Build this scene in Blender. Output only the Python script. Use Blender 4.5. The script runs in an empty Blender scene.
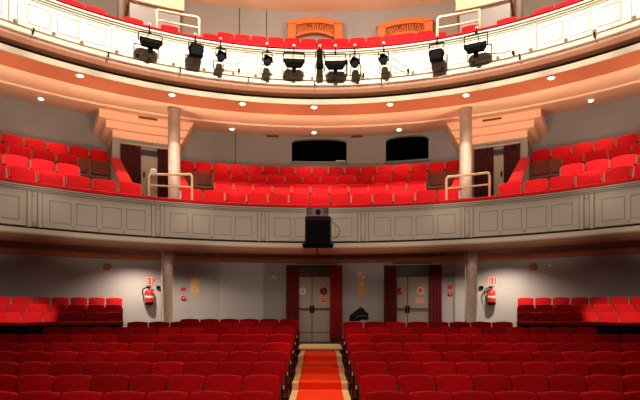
import bpy, bmesh, math, random
from mathutils import Vector, Matrix
random.seed(7)
S = bpy.context.scene
C = S.collection
sin, cos, rad, PI = math.sin, math.cos, math.radians, math.pi
YC = 3.3            # the auditorium's curves share a centre this far ahead of the camera
YG = 1.25           # centre of the ground-floor rear wall
F, HZ = 490.0, 308.5

# ------------------------------------------------------------------ materials
def srgb(r, g, b):
    f = lambda c: (c/255/12.92) if c/255 <= .04045 else ((c/255+.055)/1.055)**2.4
    return (f(r), f(g), f(b))
def mat(name, col, rough=.6, var=.12, scale=6, bump=0, metal=0, sheen=0, emit=0, spec=.4, stretch=None, rnd=0):
    m = bpy.data.materials.new(name); m.use_nodes = True
    nt = m.node_tree; N = nt.nodes; L = nt.links
    b = N['Principled BSDF']
    b.inputs['Roughness'].default_value = rough; b.inputs['Metallic'].default_value = metal
    b.inputs['Specular IOR Level'].default_value = spec
    if sheen:
        b.inputs['Sheen Weight'].default_value = sheen
        b.inputs['Sheen Tint'].default_value = (1, .35, .35, 1)
    tc = N.new('ShaderNodeTexCoord'); nz = N.new('ShaderNodeTexNoise')
    nz.inputs['Scale'].default_value = scale; nz.inputs['Detail'].default_value = 4
    src = tc.outputs['Object']
    if stretch:
        mp = N.new('ShaderNodeMapping'); mp.inputs['Scale'].default_value = stretch
        L.new(src, mp.inputs['Vector']); src = mp.outputs['Vector']
    L.new(src, nz.inputs['Vector'])
    mx = N.new('ShaderNodeMix'); mx.data_type = 'RGBA'
    mx.inputs['A'].default_value = (*[c*(1-var) for c in col], 1)
    mx.inputs['B'].default_value = (*[min(1, c*(1+var)) for c in col], 1)
    L.new(nz.outputs['Fac'], mx.inputs['Factor']); col_out = mx.outputs['Result']
    if rnd:
        oi = N.new('ShaderNodeObjectInfo'); mr = N.new('ShaderNodeMapRange')
        mr.inputs['To Min'].default_value = 1-rnd; mr.inputs['To Max'].default_value = 1+rnd*.5
        hs = N.new('ShaderNodeHueSaturation'); L.new(oi.outputs['Random'], mr.inputs['Value']); L.new(mr.outputs['Result'], hs.inputs['Value'])
        L.new(col_out, hs.inputs['Color']); col_out = hs.outputs['Color']
    L.new(col_out, b.inputs['Base Color'])
    if bump:
        bp = N.new('ShaderNodeBump'); bp.inputs['Strength'].default_value = bump; bp.inputs['Distance'].default_value = .01
        L.new(nz.outputs['Fac'], bp.inputs['Height']); L.new(bp.outputs['Normal'], b.inputs['Normal'])
    if emit:
        b.inputs['Emission Color'].default_value = (1, .86, .66, 1); b.inputs['Emission Strength'].default_value = emit
    return m
M = dict(
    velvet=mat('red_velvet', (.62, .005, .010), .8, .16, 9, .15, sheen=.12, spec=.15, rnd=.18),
    velvet_dim=mat('red_velvet_stalls', (.56, .004, .007), .85, .22, 9, .15, sheen=.03, spec=.1, rnd=.3),  # same velvet, the dimmer stalls light partly put into its colour
    ply=mat('seat_plywood', srgb(118, 58, 36), .5, .25, 8, stretch=(1, 1, 8)),
    arm=mat('dark_red_armrest', srgb(80, 16, 14), .6, spec=.15),
    sidep=mat('seat_side_panel', srgb(58, 10, 10), .7, spec=.1),
    sidelight=mat('seat_side_pale', srgb(196, 104, 92), .6),
    plate=mat('pale_plate', srgb(235, 205, 195), .4, .03),
    parapet=mat('parapet_paint', srgb(176, 164, 148), .6, .07, 2),
    band=mat('soffit_band_cream', srgb(176, 158, 132), .6, .05),
    parapet_up=mat('upper_parapet_paint', srgb(222, 208, 184), .55, .05, 2),
    line=mat('moulding_shade_and_cable', srgb(124, 110, 95), .6, .1),  # darker tone paints the shadow lines of the panels; also used on a cable
    line_top=mat('upper_rail_moulding_paint', srgb(206, 186, 158), .6, .06),
    line_up=mat('upper_moulding_shade_and_rosette', srgb(150, 122, 92), .6, .06),  # darker tone paints the panel shadow lines; also colours the rosettes
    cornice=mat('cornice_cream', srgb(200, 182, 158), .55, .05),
    brown=mat('cornice_underside', srgb(158, 108, 80), .6, .06),  # brown holds the shade of the moulding undersides; also colours the domes
    dark=mat('painted_shade', srgb(24, 16, 13), .8, .1),  # near-black stands in for shade in grooves, recesses and below the box rails
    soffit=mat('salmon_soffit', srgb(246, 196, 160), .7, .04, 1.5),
    soffit_shaded=mat('salmon_soffit_shaded', srgb(172, 96, 62), .7, .04, 1.5),  # darker copy of the soffit colour, weaker light on the ring painted in
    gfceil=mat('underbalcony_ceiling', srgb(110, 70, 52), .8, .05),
    gfcorn=mat('wall_cornice_wood', srgb(190, 110, 70), .6, .08),
    wall=mat('taupe_wall', srgb(150, 145, 140), .8, .06, 1.2),
    wall_g=mat('grey_wall', srgb(172, 165, 160), .8, .05, 1.0),
    panel=mat('pale_wall_panel', srgb(182, 175, 170), .75, .03, 1.0),
    colm=mat('marbled_column', srgb(146, 126, 114), .5, .3, 5),
    colg=mat('pale_marbled_column', srgb(226, 196, 176), .45, .3, 6),
    cold=mat('dark_grey_column', srgb(98, 84, 76), .6, .1),
    floor=mat('stalls_floor', srgb(70, 35, 30), .8, .1),
    stone=mat('cream_step_stone', srgb(236, 198, 140), .6, .14, 7),
    carpet=mat('orange_red_carpet', (.9, .045, .008), .95, .12, 30, .3, spec=.1),
    bal_floor=mat('balcony_floor', srgb(96, 48, 40), .85, .1),
    black=mat('black_metal', srgb(11, 9, 9), .85, .1, spec=.04),
    blackbox=mat('black_box', srgb(34, 16, 16), .8, .2, 3, spec=.1),
    lens=mat('dark_lens', srgb(10, 9, 10), .5, .1, spec=.08),
    white=mat('white_paint', srgb(238, 228, 214), .5, .03),
    cream_tube=mat('cream_rail_tube', srgb(238, 214, 178), .35, .04),
    tube=mat('brass_rail_tube', srgb(244, 204, 160), .35, .06),
    curtain=mat('dark_red_curtain', srgb(98, 12, 14), .9, .2, 3, sheen=.2, stretch=(6, 6, .3)),
    curtain_deep=mat('deep_red_curtain', srgb(62, 9, 11), .9, .2, 3, stretch=(6, 6, .3)),
    curtain2=mat('red_curtain', srgb(150, 16, 14), .9, .2, 3, sheen=.2, stretch=(6, 6, .3)),
    door=mat('beige_door', srgb(178, 163, 144), .55, .05, 2),
    doorframe=mat('dark_door_frame', srgb(62, 52, 44), .6, .1),
    transom=mat('brown_transom', srgb(88, 72, 60), .6, .1),
    bar=mat('dull_red_bar', srgb(126, 34, 30), .5, .08),
    window=mat('black_window_glass', (.0012, .0012, .0014), .9, .1, spec=.0),
    sill=mat('grey_sill', srgb(130, 124, 116), .7, .05),
    lattice=mat('orange_lattice_wood', srgb(206, 112, 56), .6, .35, 16),
    lattice_gap=mat('lattice_gap', srgb(96, 48, 22), .8, .1),
    red=mat('extinguisher_red', (.65, .01, .01), .3, .05),
    signred=mat('sign_red', (.62, .03, .03), .5, .05),
    darkred=mat('door_disc_red', srgb(96, 18, 26), .4, .1),
    poster=mat('orange_poster', srgb(248, 176, 92), .6, .35, 9),
    poster2=mat('pink_poster', srgb(248, 205, 176), .6, .25, 14),
    paper=mat('pink_paper', srgb(225, 170, 150), .6, .25, 16),
    lamp=mat('lit_lamp_glass', (1, .9, .75), .3, 0, emit=30),
    brass=mat('lamp_ring', srgb(235, 200, 150), .3, .05),
    slot=mat('vent_slot', srgb(120, 62, 40), .7, .1),
    bag=mat('black_fabric', srgb(24, 20, 20), .85, .4, 14, .6),
    bagp=mat('grey_strap', srgb(120, 112, 105), .8, .2),
    exitm=mat('pale_exit_lettering', srgb(250, 226, 190), .5, .02),
    exitp=mat('exit_plate', srgb(112, 96, 80), .5, .05),
)

# ------------------------------------------------------------------ helpers
def P(th, r, z, yc=YC):
    t = rad(th); return Vector((r*sin(t), yc + r*cos(t), z))
def hit(px, R, yc=YC):
    """angle (deg) and depth where the vertical plane through picture column px meets the circle R"""
    u = (px-320)/F; a = 1+u*u; b = -2*yc; c = yc*yc - R*R
    d = (-b + math.sqrt(b*b-4*a*c))/(2*a)
    return math.degrees(math.atan2(u*d, d-yc)), d
def zat(y, d): return (HZ-y)*d/F

def new_obj(name, bm, m, parent=None, smooth=False):
    bmesh.ops.recalc_face_normals(bm, faces=bm.faces)
    me = bpy.data.meshes.new(name); bm.to_mesh(me); bm.free()
    for mm in (m if isinstance(m, (list, tuple)) else [m]): me.materials.append(mm)
    if smooth:
        for p in me.polygons: p.use_smooth = True
    o = bpy.data.objects.new(name, me); C.objects.link(o)
    if parent: o.parent = parent
    return o
def thing(name, label, cat, loc=(0, 0, 0), rz=0, group=None):
    o = bpy.data.objects.new(name, None); o.empty_display_size = .1; C.objects.link(o)
    o.location = loc; o.rotation_euler = (0, 0, rz); o['label'] = label; o['category'] = cat
    if group: o['group'] = group
    return o
def tag(o, label, cat, group=None):
    o['label'] = label; o['category'] = cat
    if group: o['group'] = group
    return o
def struct(name, bm, m, parent=None, smooth=False, label=None):
    o = new_obj(name, bm, m, parent, smooth)
    if not parent:
        o['kind'] = 'structure'
        if label: o['label'] = label
    return o
def copy_thing(root, loc, rz, label, group=None):
    r = root.copy(); C.objects.link(r); r.location = loc; r.rotation_euler = (0, 0, rz); r['label'] = label
    if group: r['group'] = group
    for ch in list(root.children):
        c = ch.copy(); C.objects.link(c); c.parent = r
        for g in ch.children:
            d = g.copy(); C.objects.link(d); d.parent = c
    return r

def box(bm, x0, x1, y0, y1, z0, z1, M4=None, mi=0):
    vs = [bm.verts.new((x, y, z)) for z in (z0, z1) for y in (y0, y1) for x in (x0, x1)]
    fs = [(0, 1, 3, 2), (4, 6, 7, 5), (0, 4, 5, 1), (2, 3, 7, 6), (0, 2, 6, 4), (1, 5, 7, 3)]
    for f in fs:
        q = bm.faces.new([vs[i] for i in f]); q.material_index = mi
    if M4: bmesh.ops.transform(bm, matrix=M4, verts=vs)
    return vs
def bbox(bm, x0, x1, y0, y1, z0, z1, bev=.01, seg=2, M4=None):
    b2 = bmesh.new(); box(b2, x0, x1, y0, y1, z0, z1)
    bmesh.ops.bevel(b2, geom=b2.edges[:], offset=bev, segments=seg, affect='EDGES', profile=.6)
    if M4: bmesh.ops.transform(b2, matrix=M4, verts=b2.verts)
    me = bpy.data.meshes.new('t'); b2.to_mesh(me); b2.free(); bm.from_mesh(me); bpy.data.meshes.remove(me)
def cyl(bm, p0, p1, r0, r1=None, n=16, caps=True):
    r1 = r0 if r1 is None else r1
    p0, p1 = Vector(p0), Vector(p1); d = (p1-p0).normalized()
    a = d.orthogonal().normalized(); b = d.cross(a)
    A = [bm.verts.new(p0 + (a*cos(2*PI*i/n)+b*sin(2*PI*i/n))*r0) for i in range(n)]
    B = [bm.verts.new(p1 + (a*cos(2*PI*i/n)+b*sin(2*PI*i/n))*r1) for i in range(n)]
    for i in range(n): bm.faces.new((A[i], A[(i+1) % n], B[(i+1) % n], B[i]))
    if caps: bm.faces.new(A[::-1]); bm.faces.new(B)
def tube(bm, pts, r, n=8):
    pts = [Vector(p) for p in pts]; rings = []
    for i, p in enumerate(pts):
        t = (pts[min(i+1, len(pts)-1)] - pts[max(i-1, 0)]).normalized()
        up = Vector((0, 0, 1)) if abs(t.z) < .95 else Vector((0, 1, 0))
        a = t.cross(up).normalized(); b = t.cross(a)
        rings.append([bm.verts.new(p+(a*cos(2*PI*k/n)+b*sin(2*PI*k/n))*r) for k in range(n)])
    for A, B in zip(rings, rings[1:]):
        for k in range(n): bm.faces.new((A[k], A[(k+1) % n], B[(k+1) % n], B[k]))
    bm.faces.new(rings[0][::-1]); bm.faces.new(rings[-1])
def bez(p0, p1, p2, n=8):
    p0, p1, p2 = Vector(p0), Vector(p1), Vector(p2)
    return [p0*(1-t)**2 + p1*2*t*(1-t) + p2*t*t for t in [i/n for i in range(n+1)]]
def lathe(bm, prof, n=24, M4=None):
    rings = []; vs = []
    for r, z in prof:
        ring = [bm.verts.new((max(r, .0004)*cos(2*PI*k/n), max(r, .0004)*sin(2*PI*k/n), z)) for k in range(n)]
        rings.append(ring); vs += ring
    for A, B in zip(rings, rings[1:]):
        for k in range(n): bm.faces.new((A[k], A[(k+1) % n], B[(k+1) % n], B[k]))
    bm.faces.new(rings[0][::-1]); bm.faces.new(rings[-1])
    if M4: bmesh.ops.transform(bm, matrix=M4, verts=vs)
def revolve(bm, prof, t0, t1, n, yc=YC, closed=True, mats=None):
    rows = []
    for i in range(n+1):
        t = t0+(t1-t0)*i/n
        rows.append([bm.verts.new(P(t, r, z, yc)) for r, z in prof])
    k = len(prof)
    for A, B in zip(rows, rows[1:]):
        for j in range(k if closed else k-1):
            f = bm.faces.new((A[j], A[(j+1) % k], B[(j+1) % k], B[j]))
            if mats: f.material_index = mats[j % len(mats)]
    if closed:
        bm.faces.new(rows[0]); bm.faces.new(rows[-1][::-1])
def sector(bm, r0, r1, t0, t1, z0, z1, n=12, yc=YC):
    revolve(bm, [(r0, z0), (r1, z0), (r1, z1), (r0, z1)], t0, t1, n, yc)
def frame_at(th, r, z, yc=YC):
    return Matrix.Translation(P(th, r, z, yc)) @ Matrix.Rotation(-rad(th), 4, 'Z')

# ------------------------------------------------------------------ seats
def back_bm(w, z0=.47, z1=.99, t=.085):
    bm = bmesh.new(); h = w/2; pts = [(-h+.012, z0), (h-.012, z0)]
    n = 7; rc = .03; sag = .02
    for i in range(n+1):
        a = (PI/2)*i/n; pts.append((h-rc+rc*cos(a), z1-sag-rc+rc*sin(a)))
    for i in range(1, 6):
        x = (h-rc)*(1-2*i/6); pts.append((x, z1-sag*(x/(h-rc))**2))
    for i in range(n+1):
        a = PI/2+(PI/2)*i/n; pts.append((-h+rc+rc*cos(a), z1-sag-rc+rc*sin(a)))
    f = bm.faces.new([bm.verts.new((x, 0, z)) for x, z in pts])
    ex = bmesh.ops.extrude_face_region(bm, geom=[f])
    bmesh.ops.translate(bm, verts=[v for v in ex['geom'] if isinstance(v, bmesh.types.BMVert)], vec=(0, t, 0))
    bm.normal_update()
    ed = [e for e in bm.edges if abs(e.verts[0].co.y-e.verts[1].co.y) < 1e-5]
    bmesh.ops.bevel(bm, geom=ed, offset=.018, segments=3, affect='EDGES', profile=.5)
    # lean back
    for v in bm.verts: v.co.y += (v.co.z-z0)*.16
    return bm
def make_seat(name, w, vel, label, side):
    t = thing(name, label, 'seat')
    pale = side is not M['sidep']
    bw = w-.032 if pale else w-.026
    new_obj('backrest', back_bm(bw), vel, t, True)
    bw = w-.06
    bm = bmesh.new(); Mx = Matrix.Translation((0, -.085, .33)) @ Matrix.Rotation(rad(-9), 4, 'X')
    bbox(bm, -bw/2+.01, bw/2-.01, -.005, .075, -.12, .30, .025, 3, Mx)
    s = new_obj('seat_cushion', bm, vel, t, True)
    bm = bmesh.new(); bbox(bm, -bw/2+.015, bw/2-.015, -.024, -.006, -.12, .29, .006, 2, Mx)
    new_obj('seat_underside', bm, M['ply'], s)
    for sx in (-1, 1):
        bm = bmesh.new(); x = sx*(w/2-.0145)
        hw_ = .006 if pale else .0095; bbox(bm, x-hw_, x+hw_, -.16, -.004, 0, .63, .004, 1)
        if pale: bbox(bm, x-.006, x+.006, -.03, -.004, .6, .9, .004, 1)
        new_obj('side_panel', bm, side, t)
        bm = bmesh.new(); x = sx*(w/2-.021); bbox(bm, x-.0125, x+.0125, -.26, -.022, .631, .665, .008, 2)
        new_obj('armrest', bm, M['arm'], t)
    return t
def add_plate(seat, sx, w):
    bm = bmesh.new(); x = sx*(w/2)
    box(bm, x-.004 if sx > 0 else x-.016, x+.016 if sx > 0 else x+.004, -.268, -.235, .60, .655)
    new_obj('row_number_plate', bm, M['plate'], seat)
ORD = ['', 'first', 'second', 'third', 'fourth', 'fifth', 'sixth', 'seventh', 'eighth', 'ninth', 'tenth', 'eleventh', 'twelfth',
       'thirteenth', 'fourteenth', 'fifteenth', 'sixteenth', 'seventeenth', 'eighteenth']
proto = {}
def put_seat(kind, loc, rz, label, group):
    if kind not in proto:
        name, w, vel, side = KIND[kind]
        o = make_seat(name, w, vel, label, side); o.location = loc; o.rotation_euler = (0, 0, rz); o['group'] = group
        proto[kind] = o
        pr = o.copy(); return o
    return copy_thing(proto[kind], loc, rz, label, group)
KIND = dict(stalls=('theatre_chair', .54, M['velvet_dim'], M['sidep']), box=('box_chair', .5, M['velvet'], M['sidep']),
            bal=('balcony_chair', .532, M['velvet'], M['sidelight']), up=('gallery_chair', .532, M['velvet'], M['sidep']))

# stalls: straight rows either side of the aisle, i = 0 rearmost
def row_d(i): return 13.4-.9*i
def row_top(i): return -.285-.105*i+.0011*i*i + (.05 if i in (1, 2, 3) else 0)*(1 if i < 3 else .6)
def row_fl(i): return row_top(i)-.985
NS = {0: (6, 0), 1: (8, 8), 2: (11, 11), 3: (12, 12), 4: (12, 12), 5: (10, 10), 6: (9, 9), 7: (8, 8), 8: (7, 7)}
RN = {8: 'nearest stalls row', 7: 'second stalls row from the front', 6: 'third stalls row from the front', 5: 'fourth stalls row from the front',
      4: 'fifth stalls row from the front', 3: 'sixth stalls row from the front', 2: 'seventh stalls row from the front',
      1: 'long rear stalls row', 0: 'short rearmost stalls row'}
plates = []
for i in range(8, -1, -1):
    for s, side in ((-1, 'left'), (1, 'right')):
        for k in range(NS[i][0 if s < 0 else 1]):
            o = put_seat('stalls', (s*(.57+.545*(k+.5)), row_d(i)-.1, row_fl(i)), 0,
                         f'red tip-up seat, {ORD[k+1]} {side} of the carpeted aisle, {RN[i]}', 'stalls seats in straight rows facing the stage')
            if k == 0 and i > 0: plates.append((o, -s, .54))

# ground-floor boxes, curved rows on a low platform
BOX_ROWS = [('front', 14.15, -.10), ('middle', 15.0, .13), ('back', 15.75, .35)]
for s, side in ((-1, 'left'), (1, 'right')):
    for rn, R, zt in BOX_ROWS:
        th0, _ = hit(123, R, YG); th0 = abs(th0); dth = math.degrees(.505/R); k = 0
        while True:
            th = th0+dth*(k+.5); p = P(th, R, 0, YG)
            if (p.x-.3)/p.y > .655 or k > 9: break
            p = P(s*th, R, zt-.99, YG)
            o = put_seat('box', p, -rad(s*th), f'red seat, {ORD[k+1]} from the inner end, {rn} row of the {side} ground-floor box',
                         f'seats of the {side} ground-floor box')
            if k == 0: plates.append((o, -s, .5))
            k += 1

# lower balcony
BR = [('front', 9.3, 2.98, 13), ('second', 10.5, 3.53, 11), ('third', 11.65, 4.09, 12), ('back', 12.8, 4.68, 17)]
for rn, R, zt, n in BR:
    dth = math.degrees(.535/R)
    for k in range(n):
        th = (k-(n-1)/2)*dth
        put_seat('bal', P(th, R, zt-.99), -rad(th), f'bright red seat, {ORD[k+1]} from the left, {rn} row of the lower balcony centre',
                 'lower balcony centre seats')
SB = [('front', 9.3, 2.98, 30.3), ('second', 10.5, 3.53, 34.0), ('third', 11.65, 4.09, 33.4), ('back', 12.8, 4.68, 29.15)]
for s, side in ((-1, 'left'), (1, 'right')):
    for rn, R, zt, th0 in SB:
        dth = math.degrees(.535/R); k = 0
        while True:
            th = th0+dth*(k+.5); p = P(th, R, 0)
            if (p.x-.27)/p.y > .655: break
            put_seat('bal', P(s*th, R, zt-.99), -rad(s*th),
                     f'bright red seat, {ORD[k+1]} from the stair, {rn} row of the {side} lower balcony block', f'seats of the {side} lower balcony block')
            k += 1
    th = 28.55
    put_seat('bal', P(s*th, 9.25, 2.98-1.0), -rad(s*th), f'single red seat at the foot of the padded stair wall on the {side}', 'seats beside the balcony stairs')

# upper balcony: only the tops show above the white parapet
for rn, R, zt, n, off in (('front', 12.1, 8.42, 14, .25), ('back', 12.8, 8.92, 13, .3)):
    dth = math.degrees(.535/R)
    for k in range(n):
        th = (k-(n-1)/2+off)*dth
        put_seat('up', P(th, R, zt-.99), -rad(th), f'red seat, {ORD[k+1]} from the left, {rn} visible row of the upper balcony centre',
                 'upper balcony centre seats')
for s, side in ((-1, 'left'), (1, 'right')):
    for k in range(3):
        th = 29.7+math.degrees(.535/12.1)*(k+.5)
        put_seat('up', P(s*th, 12.1, 8.45-.99), -rad(s*th), f'red seat, {ORD[k+1]} outward in the {side} block of the upper balcony', f'{side} upper balcony block seats')
    put_seat('up', P(s*21.6, 12.1, 8.46-.99), -rad(s*21.6), f'lone red seat in the upper balcony behind the {side} cream guard rail', 'lone upper balcony seats')
    put_seat('up', P(s*26.3, 12.1, 8.44-.99), -rad(s*26.6), f'lone red seat in the upper balcony outside the {side} cream guard rail', 'lone upper balcony seats')
for a in plates: add_plate(*a)

# ------------------------------------------------------------------ floors
bm = bmesh.new()
for s in (-1, 1):
    for i in range(9):
        y1 = row_d(i)+.3; y0 = row_d(i)-.6; z = row_fl(i)
        box(bm, min(s*.58, s*9.5), max(s*.58, s*9.5), y0, y1, -2.7, z)
    box(bm, min(s*.58, s*9.5), max(s*.58, s*9.5), -1.5, row_d(8)-.6, -2.7, row_fl(8)-.08)
    box(bm, min(s*.7, s*11), max(s*.7, s*11), row_d(0)+.3, 18.3, -2.7, -1.25)
box(bm, -.7, .7, 14.75, 18.3, -2.7, -1.25)
struct('floor', bm, M['floor'], label='dark red stepped stalls floor')
bm = bmesh.new(); steps = [(12.85, 14.74, -1.25)]
y, z = 12.85, -1.25
while y > 4:
    y2 = y-1.4; z -= .14; steps.append((y2, y, z)); y = y2
for y0, y1, z in steps: box(bm, -.57, .57, y0, y1, -2.75, z)
struct('floor_aisle', bm, M['stone'], label='cream stone edged aisle steps')
bm = bmesh.new(); bbox(bm, -.68, .68, 14.78, 16.9, -1.249, -1.215, .01, 1)
tag(new_obj('doormat_landing', bm, M['stone']), 'pale cream landing strip across the top of the red aisle carpet', 'landing')
bm = bmesh.new()
for k, (y0, y1, z) in enumerate(steps):
    box(bm, -.44, .44, y0-.012, y1-.012 if k else y1-.02, z+.001, z+.014)
    if k < len(steps)-1: box(bm, -.44, .44, y0-.012, y0-.001, steps[k+1][2]+.014, z+.001)
tag(new_obj('aisle_carpet', bm, M['carpet']), 'orange-red carpet runner stepping down the central aisle', 'carpet')

# box platforms, front walls and rails
for s, side in ((-1, 'left'), (1, 'right')):
    t0 = abs(hit(121, 14.2, YG)[0]); t1 = 50
    bm = bmesh.new()
    for rn, R, zt in BOX_ROWS:
        r0 = R-.45 if rn != 'front' else 13.55
        r1 = R+.40 if rn != 'back' else 16.5
        sector(bm, r0, r1, s*t0, s*t1, -1.249, zt-.99-.001, 10, YG)
    struct(f'floor_box_{side}', bm, M['bal_floor'], label=f'raised platform of the {side} ground-floor box')
    bm = bmesh.new(); sector(bm, 13.42, 13.54, s*(t0-.1), s*t1, -1.249, -.43, 14, YG)
    struct(f'wall_box_front_{side}', bm, M['dark'], label=f'dark front wall of the {side} ground-floor box')
    bm = bmesh.new(); revolve(bm, [(13.36, -.43), (13.60, -.43), (13.60, -.37), (13.57, -.35), (13.39, -.35), (13.36, -.37)], s*(t0-.15), s*t1, 14, YG)
    tag(new_obj('box_rail', bm, M['velvet']), f'red padded rail along the front of the {side} ground-floor box', 'rail', 'box rails')

# ------------------------------------------------------------------ ground floor rear wall, ceiling, cornice
bm = bmesh.new(); revolve(bm, [(16.65, -1.249), (16.85, -1.249), (16.85, 1.95), (16.65, 1.95)], -52, 52, 64, YG)
struct('wall_back', bm, M['wall_g'], label='grey curved rear wall under the balcony')
bm = bmesh.new(); revolve(bm, [(16.50, 1.68), (16.648, 1.66), (16.648, 1.84), (16.46, 1.84)], -52, 52, 64, YG)
struct('trim_1', bm, M['gfcorn'], label='orange brown cornice along the top of the rear wall')
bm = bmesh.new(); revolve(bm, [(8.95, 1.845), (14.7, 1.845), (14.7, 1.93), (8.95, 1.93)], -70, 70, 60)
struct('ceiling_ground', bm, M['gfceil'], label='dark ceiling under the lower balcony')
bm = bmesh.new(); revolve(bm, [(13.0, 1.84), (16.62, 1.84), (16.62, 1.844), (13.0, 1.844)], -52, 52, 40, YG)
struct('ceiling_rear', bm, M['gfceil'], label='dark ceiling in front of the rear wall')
# wall panels and seams
for n, (a, b, m_, off) in enumerate(((219.5, 263, 'panel', .06), (455, 466, 'panel', .06), (264.5, 285, 'wall', .02), (341.5, 384, 'panel', .012))):
    bm = bmesh.new(); ta = hit(a, 16.6, YG)[0]; tb = hit(b, 16.6, YG)[0]
    sector(bm, 16.649-off, 16.649, ta, tb, -1.248, 1.655, 6, YG)
    struct(f'trim_{n+2}', bm, M[m_], label='flat plaster panel on the rear wall')
# ground-floor columns
for s, px, lab in ((-1, 167.5, 'left'), (1, 472.5, 'right')):
    u = (px-320)/F; d = 15.3; x = u*d
    bm = bmesh.new(); lathe(bm, [(.2, 0), (.2, .06), (.165, .1), (.163, 3.0), (.19, 3.04), (.19, 3.08)], 28)
    o = struct('column', bm, M['colg'], smooth=False, label=f'marbled round column under the balcony, {lab} of the doors'); o.location = (x, d, -1.249)
    for p in o.data.polygons: p.use_smooth = len(p.vertices) == 4
    bm = bmesh.new(); xx = x-.2 if s > 0 else x-.19
    cyl(bm, (xx, d+.05, -1.24), (xx, d+.05, 1.83), .02, n=10)
    tag(new_obj('corner_highlight', bm, M['white'], smooth=True), f'thin pale vertical strip for the corner highlight beside the {lab} ground-floor column', 'pipe', 'corner highlights beside columns')  # pale strip stands in for the highlight on the pilaster corner

# doors of the rear wall
def wall_frame(px, yc=YG, R=16.65, off=0):
    th, d = hit(px, R, yc); return frame_at(th, R-off, 0, yc), d
def curtain_bm(w, z0, z1, n=28, amp=.045, folds=5, ph=0, flare=1.06):
    bm = bmesh.new(); nz = 8; g = []
    for j in range(nz+1):
        t = j/nz; row = []
        for i in range(n+1):
            u = i/n-.5; sc = 1+(flare-1)*(1-t)
            row.append(bm.verts.new((u*w*sc, amp*sin(2*PI*folds*(u+.5)+ph)*(.6+.4*(1-t))+.012*sin(7*u+3*t), z0+(z1-z0)*t)))
        g.append(row)
    for A, B in zip(g, g[1:]):
        for i in range(n): bm.faces.new((A[i], A[i+1], B[i+1], B[i]))
    f0 = bm.faces[:]; r = bmesh.ops.extrude_face_region(bm, geom=f0)
    bmesh.ops.translate(bm, verts=[v for v in r['geom'] if isinstance(v, bmesh.types.BMVert)], vec=(0, .02, 0))
    return bm
DO = [dict(n='1', c=314.6, pxs=(297.5, 312.0, 331.5), cl=(286.5, 299.0), cr=(330.0, 342.0), mats=('curtain', 'curtain2'), lab='central'),
      dict(n='2', c=412.5, pxs=(394.5, 407.5, 430.5), cl=(384.5, 397.0), cr=(429.0, 441.5), mats=('curtain', 'curtain'), lab='right-hand')]
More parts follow.
